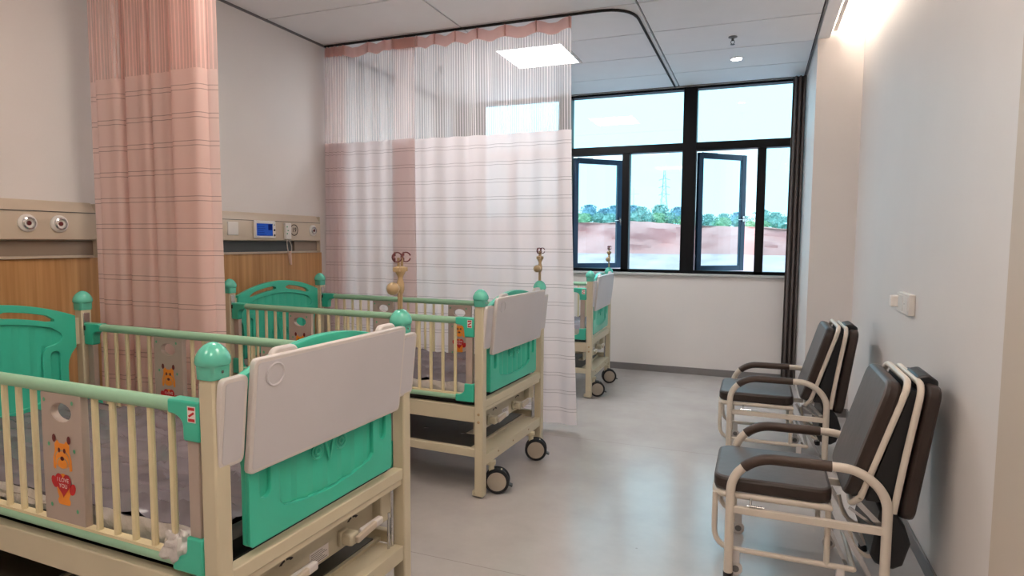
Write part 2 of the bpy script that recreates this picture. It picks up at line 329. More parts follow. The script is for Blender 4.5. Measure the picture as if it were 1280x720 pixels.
def sprinkler(x, y, lab):
    t = thing('sprinkler', lab, 'sprinkler', (x, y, ZC))
    m = M(); m.lathe([(.036, 0), (.036, -.006), (.02, -.012), (.012, -.014)], n=16); obj('escutcheon', m, 'skirting', t)
    m = M(); m.lathe([(.011, -.01), (.011, -.03), (.008, -.034)], n=10)
    m.tube(fillet([(0.009, 0, -.03), (.017, 0, -.045), (.004, 0, -.062)], .01), .003, 6); m.tube(fillet([(-0.009, 0, -.03), (-.017, 0, -.045), (-.004, 0, -.062)], .01), .003, 6)
    obj('yoke', m, 'groove', t); m = M(); m.lathe([(.018, -.062), (.018, -.065)], n=12); obj('deflector', m, 'groove', t)
sprinkler(-.254, 5.706, 'sprinkler head on the ceiling beside the small downlight')
sprinkler(-2.996, 5.687, 'sprinkler head on the ceiling behind the curtain mesh')

# curtain tracks
def track(name, pts, lab):
    m = M(); m.tube(pts, .011, 6); tag(obj(name, m, 'gap'), lab, 'track', None)
track('curtain_track', fillet([(XL+.02, 4.71, ZC-.008), (-.915, 4.71, ZC-.008), (-.915, 7.25, ZC-.008)], .28, 8), 'dark bent ceiling track of the stretched middle curtain')
track('curtain_track', fillet([(XL+.02, 2.5, ZC-.008), (-.915, 2.5, ZC-.008), (-.915, 4.45, ZC-.008)], .28, 8), 'dark ceiling track of the bunched near curtain')

# ================================================================== WINDOW
win = bpy.data.objects.new('window_1', None); C.objects.link(win); win.location = (0, YF, 0); struct(win, 'wide black framed window with two casements pushed open', 'window')
Z0, Z1, ZT0, ZT1 = 1.145, 3.208, 2.515, 2.603
X0, X1 = -3.6, .405
xm = [(-2.27, -2.115), (-.82, -.672)]
m = M(); m.b2((X0, .02, Z0), (X1, .14, Z0+.035)); m.b2((X0, .02, Z1-.02), (X1, .14, Z1)); m.b2((X0, .02, Z0), (X0+.05, .14, Z1)); m.b2((.345, .02, Z0), (X1, .14, Z1))
obj('frame', m, 'frame', win, bevel=.003)
m = M(); m.b2((X0, .015, ZT0), (X1, .14, ZT1)); obj('transom', m, 'frame', win, bevel=.003)
for a, b in xm: m = M(); m.b2((a, .01, Z0), (b, .15, Z1)); obj('mullion', m, 'frame', win, bevel=.004)
for a, b in ((-2.93, -2.85), (-1.495, -1.41), (-.035, .055)): m = M(); m.b2((a, .02, Z0), (b, .13, ZT0)); obj('mullion', m, 'frame', win, bevel=.003)
def pane(a, b, c, d, par=win, y=.08): m = M(); m.b2((a, y, b), (c, y+.006, d)); return obj('glass_pane', m, 'glass', par, smooth=False)
for a, b in ((X0+.05, -2.27), (-2.115, -.82), (-.672, .345)): pane(a, ZT1, b, Z1-.02)
for a, b in ((-2.85, -2.27), (-1.41, -.82), (.055, .345), (X0+.05, -2.93)): pane(a, Z0+.035, b, ZT0)
def sash(hx, ang, wd):
    s = bpy.data.objects.new('casement', None); C.objects.link(s); s.parent = win; s.location = (hx, .10, 0); s.rotation_euler = (0, 0, math.radians(ang))
    a, b = Z0+.025, ZT0-.015; fwid = .062
    m = M(); m.b2((0, -.022, a), (fwid, .022, b)); m.b2((wd-fwid, -.022, a), (wd, .022, b)); m.b2((fwid, -.022, a), (wd-fwid, .022, a+fwid)); m.b2((fwid, -.022, b-fwid), (wd-fwid, .022, b))
    obj('sash_frame', m, 'sash', s, bevel=.004)
    pane(fwid, a+fwid, wd-fwid, b-fwid, s, 0)
    m = M(); m.b2((wd-.045, -.034, 1.74), (wd-.02, -.02, 1.80)); m.tube([(wd-.032, -.032, 1.775), (wd-.032, -.055, 1.775), (wd-.032, -.055, 1.70)], .007, 6); m.tube([(wd-.1, -.03, 1.76), (wd+.02, -.03, 1.76)], .004, 6)
    obj('handle', m, 'chrome', s)
    m = M(); m.tube([(.05, 0, b+.006), (.26, .0, b+.006)], .005, 6); obj('stay', m, 'chrome', s)
sash(-.655, 41, .655); sash(-2.10, 41, .655)
m = M(); m.b2((XL, -.035, 1.118), (.414, .20, 1.145)); obj('sill', m, 'sill', win, bevel=.004)

# ================================================================== EXTERIOR
def terrain(name, fn, nu, nv, mat, lab, cat):
    m = M(); vs = [fn(i/nu, j/nv) for j in range(nv+1) for i in range(nu+1)]
    m.add(vs, [(j*(nu+1)+i, j*(nu+1)+i+1, (j+1)*(nu+1)+i+1, (j+1)*(nu+1)+i) for j in range(nv) for i in range(nu)])
    o = obj(name, m, mat); struct(o, lab, cat); return o
def top_z(x): return 3.55-.035*(x+10)+noise.noise(Vector((x*.12, 3, 1)))*.35+noise.noise(Vector((x*.6, 7, 1)))*.15
def cliff(u, v):
    x = -90+u*150; z = -5+v*(top_z(x)+5)
    y = 70+(v)*5+noise.fractal(Vector((x*.12, z*.3, 0)), 1, 2, 4)*2.2
    return (x, y, z)
terrain('earth_cliff', cliff, 220, 26, 'cliff', 'bare red earth cutting outside the window', 'cliff')
terrain('plateau', lambda u, v: (-90+u*150, 75+v*230, top_z(-90+u*150)-.05+v*1.0), 60, 6, 'leaf2', 'green ground on top of the red cutting', 'ground')
terrain('site_ground', lambda u, v: (-90+u*150, 12+v*60, -5+max(0, v-.60)*12.8+noise.noise(Vector((u*20, v*9, 2)))*.25), 60, 24, 'gravel', 'pale gravel ground below the red cutting', 'ground')
def crown(seed, r, h):
    rnd = random.Random(seed); m = M()
    for k in range(800):
        a = rnd.uniform(0, 2*PI); t = rnd.random(); zz = h*(.25+.75*t); rr = r*math.sin(PI*min(1, .15+.8*t))**.6*rnd.uniform(.3, 1)*(1+.3*math.sin(a*3+seed))
        c = Vector((rr*math.cos(a), rr*math.sin(a)*.7, zz)); s = rnd.uniform(.08, .22)
        d = Vector((rnd.uniform(-1, 1), rnd.uniform(-1, 1), rnd.uniform(-1, 1))).normalized(); e = d.orthogonal().normalized(); f = d.cross(e)
        m.add([c+e*s, c+f*s*.8, c-e*s, c-f*s*.8+d*s*.3], [(0, 1, 2, 3)])
    core = M(); return m
trees = []
for k in range(6):
    r = 1.5+.25*k; h = 3.0+.35*(k % 4)
    t = thing('tree', '', 'tree', (0, 0, 0))
    cm = crown(k, r, h)
    n0 = 10; vs = []; fs = []
    for i in range(7):
        for j in range(n0):
            a = 2*PI*j/n0; ph = PI*i/6; rr = r*.62*math.sin(ph)+.01; q = 1+.6*noise.noise(Vector((math.cos(a)*2, math.sin(a)*2, i+k*5)))
            vs.append((rr*math.cos(a)*q, rr*math.sin(a)*.7*q, h*.55-h*.40*math.cos(ph)))
    cm.add(vs, [(i*n0+j, i*n0+(j+1) % n0, (i+1)*n0+(j+1) % n0, (i+1)*n0+j) for i in range(6) for j in range(n0)])
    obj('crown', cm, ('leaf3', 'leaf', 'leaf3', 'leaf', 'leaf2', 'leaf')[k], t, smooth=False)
    m = M(); m.tube([(0, 0, -.6), (.05, 0, h*.6)], [.12, .06], 6); obj('trunk', m, 'trunkw', t); trees.append(t)
used = set(); rnd = random.Random(3)
def tree(k, x, y, z, s, lab, grp):
    t = trees[k] if k not in used else copy_tree(trees[k]); used.add(k)
    t.location = (x, y, z); t.scale = (s, s, s); t.rotation_euler = (0, 0, rnd.uniform(-.5, .5)); t['label'] = lab; t['group'] = grp
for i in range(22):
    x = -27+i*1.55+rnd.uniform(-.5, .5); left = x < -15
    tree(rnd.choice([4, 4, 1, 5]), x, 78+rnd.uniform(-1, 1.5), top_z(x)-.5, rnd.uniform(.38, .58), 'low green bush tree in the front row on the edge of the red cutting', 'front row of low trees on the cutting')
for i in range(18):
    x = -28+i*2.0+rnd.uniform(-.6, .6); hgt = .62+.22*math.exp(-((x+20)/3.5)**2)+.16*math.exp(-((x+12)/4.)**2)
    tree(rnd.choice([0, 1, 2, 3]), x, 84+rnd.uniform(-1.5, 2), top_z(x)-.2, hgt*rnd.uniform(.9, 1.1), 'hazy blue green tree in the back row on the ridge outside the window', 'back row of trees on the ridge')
t = thing('power_pylon', 'pale lattice electricity pylon far behind the ridge trees', 'pylon', (-36, 260, 5))
m = M(); H_ = 25.2
for sx_ in (-1, 1):
    for sy_ in (-1, 1): m.tube([(2.6*sx_, 2.6*sy_, 0), (.9*sx_, .9*sy_, H_*.55), (.25*sx_, .25*sy_, H_)], .09, 4)
for k in range(9):
    a = 2.6-(k/9)*2.2; b = 2.6-((k+1)/9)*2.2; z0 = H_*k/9*.95; z1 = H_*(k+1)/9*.95
    m.tube([(-a, -a, z0), (b, -b, z1)], .06, 4); m.tube([(a, -a, z0), (-b, -b, z1)], .06, 4)
obj('lattice', m, 'steel', t)
for z in (H_*.62, H_*.74, H_*.86): m = M(); m.tube([(-2.2, 0, z-.3), (0, 0, z+.4), (2.2, 0, z-.3)], .1, 4); obj('cross_arm', m, 'steel', t)
m = M(); m.tube([(0, 0, 0), (0, 0, 5)], .06, 6); m.tube([(-.7, 0, 4.2), (.7, 0, 4.2)], .04, 5); tag(obj('utility_pole', m, 'lamp', loc=(-15.6, 84, 3.6)), 'thin pale utility pole among the ridge trees left of the pylon', 'pole')
m = M(); m.tube([(0, 0, 0), (0, 0, 7.6)], [.1, .07], 8); m.box((0, 0, 7.6), (.5, .25, .1)); tag(obj('lamp_post', m, 'lamp', loc=(2.02, 50, -4.7)), 'white lamp post before the red cutting at the right window edge', 'post')

# ================================================================== DRAPES
def drape(x0, x1, y, lab, n, amp=.03):
    m = M(); k = n*8; rows = [(.03, 1.0), (1., .98), (3.1, .92), (3.2, .92)]; vs = []
    for z, q in rows:
        for i in range(k+1):
            s = i/k; vs.append((x1+(x0-x1)*(1-s)*q if x0 < x1 else x0, y+amp*math.sin(2*PI*n*s), z))
    m.add(vs, [(j*(k+1)+i, j*(k+1)+i+1, (j+1)*(k+1)+i+1, (j+1)*(k+1)+i) for j in range(3) for i in range(k)])
    t = thing('drape', lab, 'curtain', (0, 0, 0)); o = obj('fabric', m, 'drape', t)
    so = o.modifiers.new('s', 'SOLIDIFY'); so.thickness = .003
drape(.27, .405, 7.17, 'narrow dark grey drape pulled to the right end of the window', 3, .03)
drape(-3.6, -3.17, 7.18, 'dark grey drape at the left end of the window behind the curtain mesh', 7, .03)

# ================================================================== BED CURTAINS
def curtain(name, lab, path, fab, mesh_, hooks, zmesh=2.357, zbot=.05, flare=None, head='cl_head', droop=.03):
    t = thing(name, lab, 'curtain', (0, 0, 0)); P = [Vector((a, b)) for a, b in path]; arc = [0]
    for i in range(1, len(P)): arc.append(arc[-1]+(P[i]-P[i-1]).length)
    ymean = sum(p.y for p in P)/len(P)
    def sheet(nm, zs, mat, amp_top):
        me = bpy.data.meshes.new(nm); vs = []; n = len(P)
        for r_, z in enumerate(zs):
            tt = (z-zbot)/(3.2-zbot); am = 1-(1-amp_top)*max(0, (tt-.9)/.1) if tt > .9 else 1
            for i, p in enumerate(P):
                fx, fy = (flare(p.x, p.y, tt) if flare else (0, 0))
                wob = .006*noise.noise(Vector((arc[i]*5, z*1.4, 2)))
                dz = 0
                if nm == 'header' or (nm == 'mesh_panel' and r_ == len(zs)-1):
                    d = min(abs(p.x-h) for h in hooks); dz = -droop*min(1, (d/.1))**1.5 if z > 3.0 else 0
                vs.append((p.x+fx, ymean+(p.y-ymean)*am+fy+wob, z+dz))
        fs = [(j*n+i, j*n+i+1, (j+1)*n+i+1, (j+1)*n+i) for j in range(len(zs)-1) for i in range(n-1)]
        me.from_pydata(vs, [], fs); uvl = me.uv_layers.new(name='UVMap')
        for lp in me.loops:
            vi = lp.vertex_index; uvl.data[lp.index].uv = (arc[vi % n], zs[vi//n])
        me.materials.append(MT[mat]); me.shade_smooth(); o = bpy.data.objects.new(nm, me); C.objects.link(o); o.parent = t; return o
    sheet('fabric_panel', [zbot+(zmesh-zbot)*k/14 for k in range(15)], fab, .5)
    sheet('mesh_panel', [zmesh+(3.118-zmesh)*k/6 for k in range(7)], mesh_, .5)
    sheet('header', [3.118, 3.15, 3.205], head, .35)
    m = M(); n = len(P); 
    hp = [(P[i].x+(flare(P[i].x, P[i].y, 0)[0] if flare else 0), P[i].y+(flare(P[i].x, P[i].y, 0)[1] if flare else 0), zbot+.004) for i in range(0, n, 2)]
    for h in hooks:
        hm = M(); hm.tube([(h, ymean, 3.13), (h, ymean-.006, 3.19), (h, ymean, 3.212)], .006, 6); hm.box((h, ymean, 3.165), (.007, .02, .085)); obj('hook', hm, 'cl_head', t)
    return t
def wave(x0, x1, n, amp, y, k=10, ph=0):
    return [(x0+(x1-x0)*i/(n*k), y+amp*math.sin(2*PI*i/k+ph)) for i in range(n*k+1)]
Y2 = 4.71
p2 = wave(-3.655, -3.44, 5, .045, Y2, 12)[:-1]+wave(-3.44, -2.97, 3, .018, Y2, 12)
p2 += [(-2.95, Y2-.02), (-2.88, Y2-.03), (-2.80, Y2-.03), (-2.745, Y2-.022), (-2.735, Y2-.005), (-2.75, Y2+.01), (-2.83, Y2+.014), (-2.92, Y2+.012), (-2.945, Y2+.02), (-2.935, Y2+.035), (-2.88, Y2+.04), (-2.78, Y2+.035)]
p2 += wave(-2.70, -1.375, 7, .016, Y2+.01, 12)
def fl2(x, y, t):
    q = max(0, (x+3.4)/2.0); return (q*.09*max(0, 1-t)**1.6-.03*(1-t)*(x < -3.4), -.0*q+.03*(1-t)*q*math.sin(x*5))
curtain('bed_curtain', 'sheer pink curtain with mesh top drawn between second and third cots', p2, 'cl_fab', 'cl_mesh', [-3.63, -3.55, -3.46, -3.2, -3.03, -2.95, -2.83, -2.72, -2.55, -2.36, -2.16, -1.92, -1.66, -1.39], flare=fl2)
Y1 = 2.5; p1 = []
rnd = random.Random(5); x = -3.57; s_ = 1
for (a, b, dy) in ((-3.50, -3.30, .0), (-3.36, -3.20, .03), (-3.26, -3.06, .0), (-3.13, -2.98, .03), (-3.05, -2.88, .0), (-2.96, -2.80, .03), (-2.88, -2.66, -.01)):
    p1 += [(a, Y1-.03+dy), (a+.02, Y1-.055+dy), ((a+b)/2, Y1-.05+dy), (b-.03, Y1-.052+dy), (b, Y1-.03+dy), (b-.01, Y1+.01+dy), ((a+b)/2+.02, Y1+.02+dy), (a+.07, Y1+.02+dy)]
p1 += [(-2.80, Y1-.0), (-2.72, Y1-.02), (-2.66, Y1-.03), (-2.602, Y1-.02)]
p1 = [(-3.6, Y1-.02), (-3.56, Y1-.04)]+p1
def smooth_path(pts, n=5):
    out = []
    for i in range(len(pts)-1):
        a = pts[max(0, i-1)]; b = pts[i]; c = pts[i+1]; d = pts[min(len(pts)-1, i+2)]
        for k in range(n):
            t = k/n; out.append(tuple(.5*(2*b[j]+(c[j]-a[j])*t+(2*a[j]-5*b[j]+4*c[j]-d[j])*t*t+(3*b[j]-a[j]-3*c[j]+d[j])*t**3) for j in (0, 1)))
    return out+[pts[-1]]
p1 = [(-2.575+(a+2.602)*.925, Y1+(b-Y1)*1.6) for a, b in smooth_path(p1, 4)]
curtain('bed_curtain', 'salmon pink curtain bunched at the wall between first and second cots', p1, 'cl2_fab', 'cl2_mesh', [-3.5, -3.35, -3.2, -3.05, -2.9, -2.7],
        flare=lambda x, y, t: ((.5-abs(t-.5))*.0+.02*(1-t)*(x+3.1), 0))

# ================================================================== HEAD WALL UNITS
def gas_outlet(par, y, x=.062, z=1.578):
    m = M(); m.lathe([(.047, -.004), (.047, .008), (.038, .016), (.033, .016)], (x, y, z), 'x', 28); r_ = obj('gas_outlet', m, 'white', par)
    m = M(); m.lathe([(.033, .0), (.033, .022), (.026, .026), (.024, .012), (.012, .012)], (x, y, z), 'x', 24); obj('metal_collar', m, 'chrome', r_)
    m = M(); m.lathe([(.012, .005), (.012, .02), (.006, .022)], (x, y, z), 'x', 14); obj('socket_core', m, 'brown', r_)
def headwall(y0, y1, lab, slot=None):
    t = thing('headwall_unit', lab, 'wall unit', (XL, 0, 0))
    fn = lambda a, b, d: (a, d, b)
    m = M(); m.prism([(.001, 1.705), (.02, 1.705), (.062, 1.648), (.062, 1.492), (.05, 1.487), (.001, 1.487)], fn, y0, y1); obj('trunking', m, 'trunk', t, bevel=.003)
    m = M(); m.box((.063, (y0+y1)/2, 1.644), (.003, y1-y0, .004)); obj('seam_line', m, 'groove', t, smooth=False)
    m = M(); m.prism([(.001, 1.486), (.022, 1.486), (.026, 1.46), (.026, 1.402), (.001, 1.402)], fn, (slot[1] if slot else y0), y1); obj('channel_cover', m, 'groovec', t)
    if slot:
        m = M(); m.prism([(.001, 1.486), (.006, 1.486), (.008, 1.402), (.001, 1.402)], fn, y0, slot[1]-.002); obj('open_channel', m, 'groove', t)
    m = M(); m.prism([(.001, 1.401), (.03, 1.401), (.03, 1.388), (.001, 1.388)], fn, y0, y1); obj('lower_lip', m, 'trunk', t)
    m = M(); m.b2((0, y1, 1.388), (.060, y1+.008, 1.70)); obj('end_cap', m, 'trunk', t, bevel=.004)
    return t
u1 = headwall(.6, 2.535, 'beige bedhead service duct with two round outlets at the nearest cot')
for y in (2.161, 2.324): gas_outlet(u1, y)
u2 = headwall(2.9, 4.548, 'beige bedhead service duct with blue screen behind the second cot', (2.9, 4.26))
gas_outlet(u2, 4.448)
m = M(); m.box((.066, 3.555, 1.578), (.012, .098, .098)); obj('blank_switch_plate', m, 'white', u2, bevel=.003)
m = M(); m.box((.066, 3.39, 1.578), (.012, .098, .098)); obj('blank_switch_plate', m, 'white', u2, bevel=.003)
m = M(); m.b2((.062, 3.757, 1.507), (.078, 3.988, 1.645)); sd = obj('monitor', m, 'white', u2, bevel=.008)
m = M(); m.b2((.0785, 3.780, 1.527), (.0795, 3.950, 1.622)); obj('display', m, 'screen', sd, smooth=False)
m = M(); m.b2((.0797, 3.90, 1.572), (.0802, 3.942, 1.618))
for q in range(5): m.b2((.0797, 3.79, 1.536+q*.015), (.0801, 3.87-.01*(q % 3), 1.539+q*.015))
obj('display_blocks', m, 'screend', sd, smooth=False)
for z in (1.573, 1.532, 1.614): m = M(); m.lathe([(.009 if z < 1.6 else .004, 0), (.008 if z < 1.6 else .003, .004)], (.0785, 3.969, z), 'x', 12); obj('button', m, 'pblack', sd)
# 19 disc
m = M(); n = 36
for k in range(n):
    a0, a1 = 2*PI*k/n, 2*PI*(k+1)/n; ro, ri = .047, .041
    m.add([(.0635, 4.215+r*math.cos(a), 1.578+r*math.sin(a)) for r, a in ((ro, a0), (ro, a1), (ri, a1), (ri, a0))]+[(.0645, 4.215+r*math.cos(a), 1.578+r*math.sin(a)) for r, a in ((ro, a0), (ro, a1), (ri, a1), (ri, a0))], [(0, 1, 2, 3), (4, 5, 6, 7), (0, 1, 5, 4), (2, 3, 7, 6)])
vs, fs = text_mesh('19', .053); m.add([(.0642+v[2], 4.215+v[0], 1.578+v[1]) for v in vs], fs)
obj('bed_number', m, 'pblack', u2, smooth=False)
# nurse call handset with cord, hung on the duct
t = thing('call_handset', 'white nurse-call handset with hanging cord beside the number 19', 'handset', (XL+.064, 4.122, 1.502))
m = M(); m.b2((0, -.036, .0), (.024, .034, .132)); obj('body', m, 'white', t, bevel=.006)
m = M()
for (dy, dz) in ((-.02, .1), (-.01, .07), (-.02, .045)): m.lathe([(.006, 0), (.005, .003)], (.026, dy, dz), 'x', 8)
obj('buttons', m, 'pgreen', t)
m = M(); m.tube(fillet([(.02, -.02, .0), (.03, -.03, -.06), (.03, -.01, -.13), (.03, .02, -.11), (.025, .03, -.05), (.02, -.0, .0)], .03), .004, 6); obj('cord', m, 'cord', t)
m = M(); m.tube([(.03, -.005, -.10), (.03, .01, -.21)], [.016, .010], 8); obj('plug', m, 'tissue', t)
m = M(); m.box((XL+.012, 4.29, 1.445), (.012, .05, .07)); tag(obj('cable_clip', m, 'black'), 'black cable clip in the open channel under number 19', 'clip')
for k, (a, b) in enumerate(((.6, 2.595), (2.9, 4.625), (5.3, 7.0))):
    m = M(); m.b2((XL+.001, a, .08), (XL+.014, b, 1.386)); struct(obj('trim_%d' % (6+k), m, 'wood', smooth=False), ('wood laminate wall panel behind the nearest cot', 'wood laminate wall panel behind the second cot', 'wood laminate wall panel behind the third cot')[k], 'wall panel')

# ================================================================== COT
L_, W_ = 1.965, .917
def P3(x, v, z): return (x+L_/2, v-W_/2, z)
def end_board(par, xc, label_name, outward):
    """moulded board: frame layer with holes + fluted backing; outward = +1 faces local +X"""
    A = lambda w: 1.100+.087*(1-(min(abs(w), .405)/.405)**2.0)
    top = [(.405*math.cos(0)*(1-2*k/24), 0) for k in range(25)]
    outl = [(w, A(w)) for w, _ in top]
    outl += [(-.405, .935), (-.395, .925), (-.380, .905), (-.367, .875), (-.362, .84), (-.362, .612), (-.352, .602), (.352, .602), (.362, .612), (.362, .84), (.367, .875), (.380, .905), (.395, .925), (.405, .935)]
    def slot(w0, w1):
        up = [(w0+(w1-w0)*k/8, 0) for k in range(9)]
        return [(w, A(w)-.036-(.012 if i in (0, 8) else 0)) for i, (w, _) in enumerate(up)]+[(w, A(w)-.066+(.008 if i in (0, 8) else 0)) for i, (w, _) in reversed(list(enumerate(up)))]
    holes = [slot(.05, .30), slot(-.30, -.05)]
    rec = [(w*.33/8*1, A(w*.33/8)-.095-(.018 if abs(w) == 8 else 0)) for w in range(8, -9, -1)]
    rec += [(-.335, 1.0), (-.325, .975), (-.30, .962), (-.262, .955), (-.245, .93), (-.24, .90), (-.24, .70), (-.22, .682), (-.12, .664), (0, .656), (.12, .664), (.22, .682), (.24, .70), (.24, .90), (.245, .93), (.262, .955), (.30, .962), (.325, .975), (.335, 1.0)]
    holes.append(rec)
    for s in (-1, 1): holes.append([(s*.30+a, b) for a, b in rrect(-.022, .735, .022, .93, .021, 4)])
    pm = curve_plate(outl, holes, .016, .003)
    m = M(); m.add([P3(xc+outward*(.011)+v[2], W_/2+v[0], v[1]) for v in pm.v], pm.f)
    pm2 = curve_plate(outl, holes[:2], .016, .003); m.add([P3(xc-outward*.004+v[2], W_/2+v[0], v[1]) for v in pm2.v], pm2.f)
    ob = obj(label_name, m, 'teal', par)
    # flutes
    nf = 9; m = M(); pts = []
    for k in range(nf):
        w0 = -.335+.67*k/nf; w1 = w0+.67/nf
        for q in range(5): tq = q/4; pts.append((w0+(w1-w0)*tq, .018*math.sin(PI*tq*.5)**1.5-.010))
    def zr(w):
        lo = .66 if abs(w) < .24 else .965; return lo+.02*(w/.24)**2 if abs(w) < .24 else lo, A(w)-.098
    vs = []
    for w, d in pts:
        a, b = zr(w); vs += [P3(xc+outward*(.0045+d), W_/2+w, a), P3(xc+outward*(.0045+d), W_/2+w, b)]
    m.add(vs, [(2*i, 2*i+2, 2*i+3, 2*i+1) for i in range(len(pts)-1)]); obj('fluted_infill', m, 'teal', ob)
    m = M(); X = xc+outward*.0115
    def ring(w, z, r): m.tube([P3(X, W_/2+w+r*math.cos(a), z+r*math.sin(a)) for a in [2*PI*k/18 for k in range(18)]], .004, 6, closed=True)
    ring(0, .93, .034); ring(-.06, .800, .026); ring(.06, .800, .026); ring(-.06, .800, .012); ring(.06, .800, .012); ring(0, .93, .014)
    for s in (-1, 1): m.tube(fillet([P3(X, W_/2, .752), P3(X, W_/2+s*.012, .80), P3(X, W_/2+s*.035, .86)], .03), .004, 6)
    obj('raised_motif', m, 'teal', ob)
    return ob
def make_cot():
    root = thing('hospital_cot', '', 'bed', (0, 0, 0))
    for ix, X in enumerate((0, -L_)):
        for iv, v in enumerate((0, W_)):
            m = M(); m.b2(P3(X-.0275, v-.026, .012), P3(X+.0275, v+.026, 1.136)); p = obj('post', m, 'post', root, bevel=.006)
            m = M(); secs = [(1.124, .031, .1), (1.127, .0325, .1), (1.160, .034, .15), (1.164, .043, .95), (1.170, .0455, 1), (1.182, .0445, 1), (1.194, .040, 1), (1.206, .0325, 1), (1.216, .022, 1), (1.222, .011, 1), (1.224, .001, 1)]
            n = 24; vs = []
            for z, r, rd in secs:
                for j in range(n):
                    a = 2*PI*j/n+PI/n; ca, sa = math.cos(a), math.sin(a); sq = r/max(abs(ca), abs(sa)); rr = min(sq, r*1.25)*(1-rd)+r*rd
                    vs.append(P3(X+rr*ca, v+rr*sa, z))
            m.add(vs, [(i*n+j, i*n+(j+1) % n, (i+1)*n+(j+1) % n, (i+1)*n+j) for i in range(len(secs)-1) for j in range(n)]+[tuple(range(n-1, -1, -1)), tuple((len(secs)-1)*n+j for j in range(n))])
            obj('post_cap', m, 'teal_l', p)
            so = 1 if X == 0 else -1
            m = M(); m.lathe([(.004, 0), (.004, .002)], P3(X+so*.033, v, 1.145), 'x', 10); obj('screw', m, 'chrome', p)
            # small foot plate
            m = M(); m.b2(P3(X-.045, v-.018, .012), P3(X+.0, v+.018, .04)); m.lathe([(.006, 0), (.006, .004)], P3(X-.036, v-.023, .028), 'y', 8); obj('foot_bracket', m, 'post', p, bevel=.004)
            if X == 0 or True:
                for z in (.50, .455): m = M(); m.lathe([(.009, 0), (.008, -.003), (.004, -.005)], P3(X-so*.0, v-.026 if v == 0 else v+.030, z), 'y', 10); obj('bolt', m, 'tan', p)
            s = 1 if v == 0 else -1
            m = M(); m.b2(P3(X-.005, v+s*.024, .945), P3(X+.005, v+s*.075, 1.085)); br = obj('board_bracket', m, 'post', root, bevel=.003)
            # rail latch plate
            m = M(); xs = X-.03 if X == 0 else X+.03; m.b2(P3(xs-.004, v-.020, .99), P3(xs+.004, v+.012, 1.11)); lp = obj('latch_plate', m, 'chrome', root, bevel=.002)
            if X == 0: continue
            m = M(); m.b2(P3(xs-.012*(1 if X == 0 else -1)-.006, v-.024, 1.02), P3(xs-.012*(1 if X == 0 else -1)+.006, v-.018, 1.045)); obj('latch', m, 'black', lp)
    # frames
    for v in (0.0, W_):
        s = 1 if v == 0 else -1
        m = M(); m.b2(P3(-L_+.028, v+s*.005-.018, .445), P3(-.028, v+s*.005+.018, .538)); obj('side_beam', m, 'post', root, bevel=.004)
        m = M(); m.b2(P3(-L_+.028, v-.016, .240), P3(-.028, v+.016, .290)); obj('lower_side_rail', m, 'post', root, bevel=.004)
    for X in (0, -L_):
        so = 1 if X == 0 else -1
        m = M(); m.b2(P3(X-.022, .026, .530), P3(X+.022, W_-.026, .575)); m.b2(P3(X-.016, .026, .505), P3(X+.016, W_-.026, .532)); obj('end_beam', m, 'post', root, bevel=.004)
        m = M(); m.b2(P3(X-.02, .026, .188), P3(X+.022, W_-.026, .250)); m.b2(P3(X-.09*so-.02, .03, .238), P3(X, W_-.03, .244)); obj('lower_end_beam', m, 'post', root, bevel=.004)
        for v in (.2, .42, .68): m = M(); m.lathe([(.006, 0), (.005, .003)], P3(X+so*.022, v, .222), 'x', 8); obj('bolt', m, 'tan', root)
    end_board(root, -.002, 'footboard', 1); end_board(root, -L_+.002, 'headboard', 1)
    # guard rails
    k0, k1 = -L_+.03, -.03
    sp = [-.166, -.250, -.332, -.413, -.493]; mid = [-.796-.0735*i for i in range(6)]; mid = [-.79-(L_-1.58)*i/5 for i in range(6)]
    sp = sp+mid+[-L_-x for x in sp]
    for v in (0.0, W_):
        m = M()
        for z, h in ((1.0365, .0205), (.586, .019)): 
            m.tube([P3(k0+.12, v, z), P3(k1-.12, v, z)], h, 12, sq=1.0 if z > 1 else .95)
        gr = obj('guard_rail', m, 'rail', root); 
        m = M(); m.b2(P3(k0+.05, v-.013, .600), P3(k1-.05, v+.013, .609)); obj('rail_insert', m, 'spindle', gr)
        for x in sp: m = M(); m.tube([P3(x, v, .60), P3(x, v, 1.02)], .0098, 8); obj('spindle', m, 'spindle', gr)
        for e, d in ((k1, -1), (k0, 1)):
            for z, sg, zz in ((1.0365, -1, .945), (.586, 1, .672)):
                fn = lambda a, b, dd: P3(e+d*a, v+dd, b)
                zo = z-sg*.0215; zi = z+sg*.020
                cr = [(.004, zo), (.125, zo), (.125, zi)]
                for q in range(6): a = q/5*PI/2; cr.append((.068+.045*(1-math.sin(a)), zi+sg*(.03)*(1-math.cos(a))))
                cr += [(.066, zz), (.004, zz)]
                m = M(); m.prism(cr, fn, -.0225, .0225); cp = obj('rail_corner', m, 'teal', gr, bevel=.006)
            m = M(); m.b2(P3(e+d*.018, v-.014, .66), P3(e+d*.060, v+.014, .955)); obj('rail_end_bar', m, 'bearp', gr, bevel=.003)
        m = M(); m.b2(P3(-.075, v-.0232, 1.00), P3(-.045, v-.0226, 1.045)); m.m = 1; m.b2(P3(-.072, v-.0238, 1.034), P3(-.048, v-.0232, 1.042)); m.b2(P3(-.072, v-.0238, 1.003), P3(-.048, v-.0232, 1.011))
        m.add([P3(-.052, v-.0238, 1.031), P3(-.048, v-.0238, 1.026), P3(-.068, v-.0238, 1.014), P3(-.072, v-.0238, 1.019)], [(0, 1, 2, 3)]); obj('warning_sticker', m, ['pwhite', 'red'], gr, smooth=False)
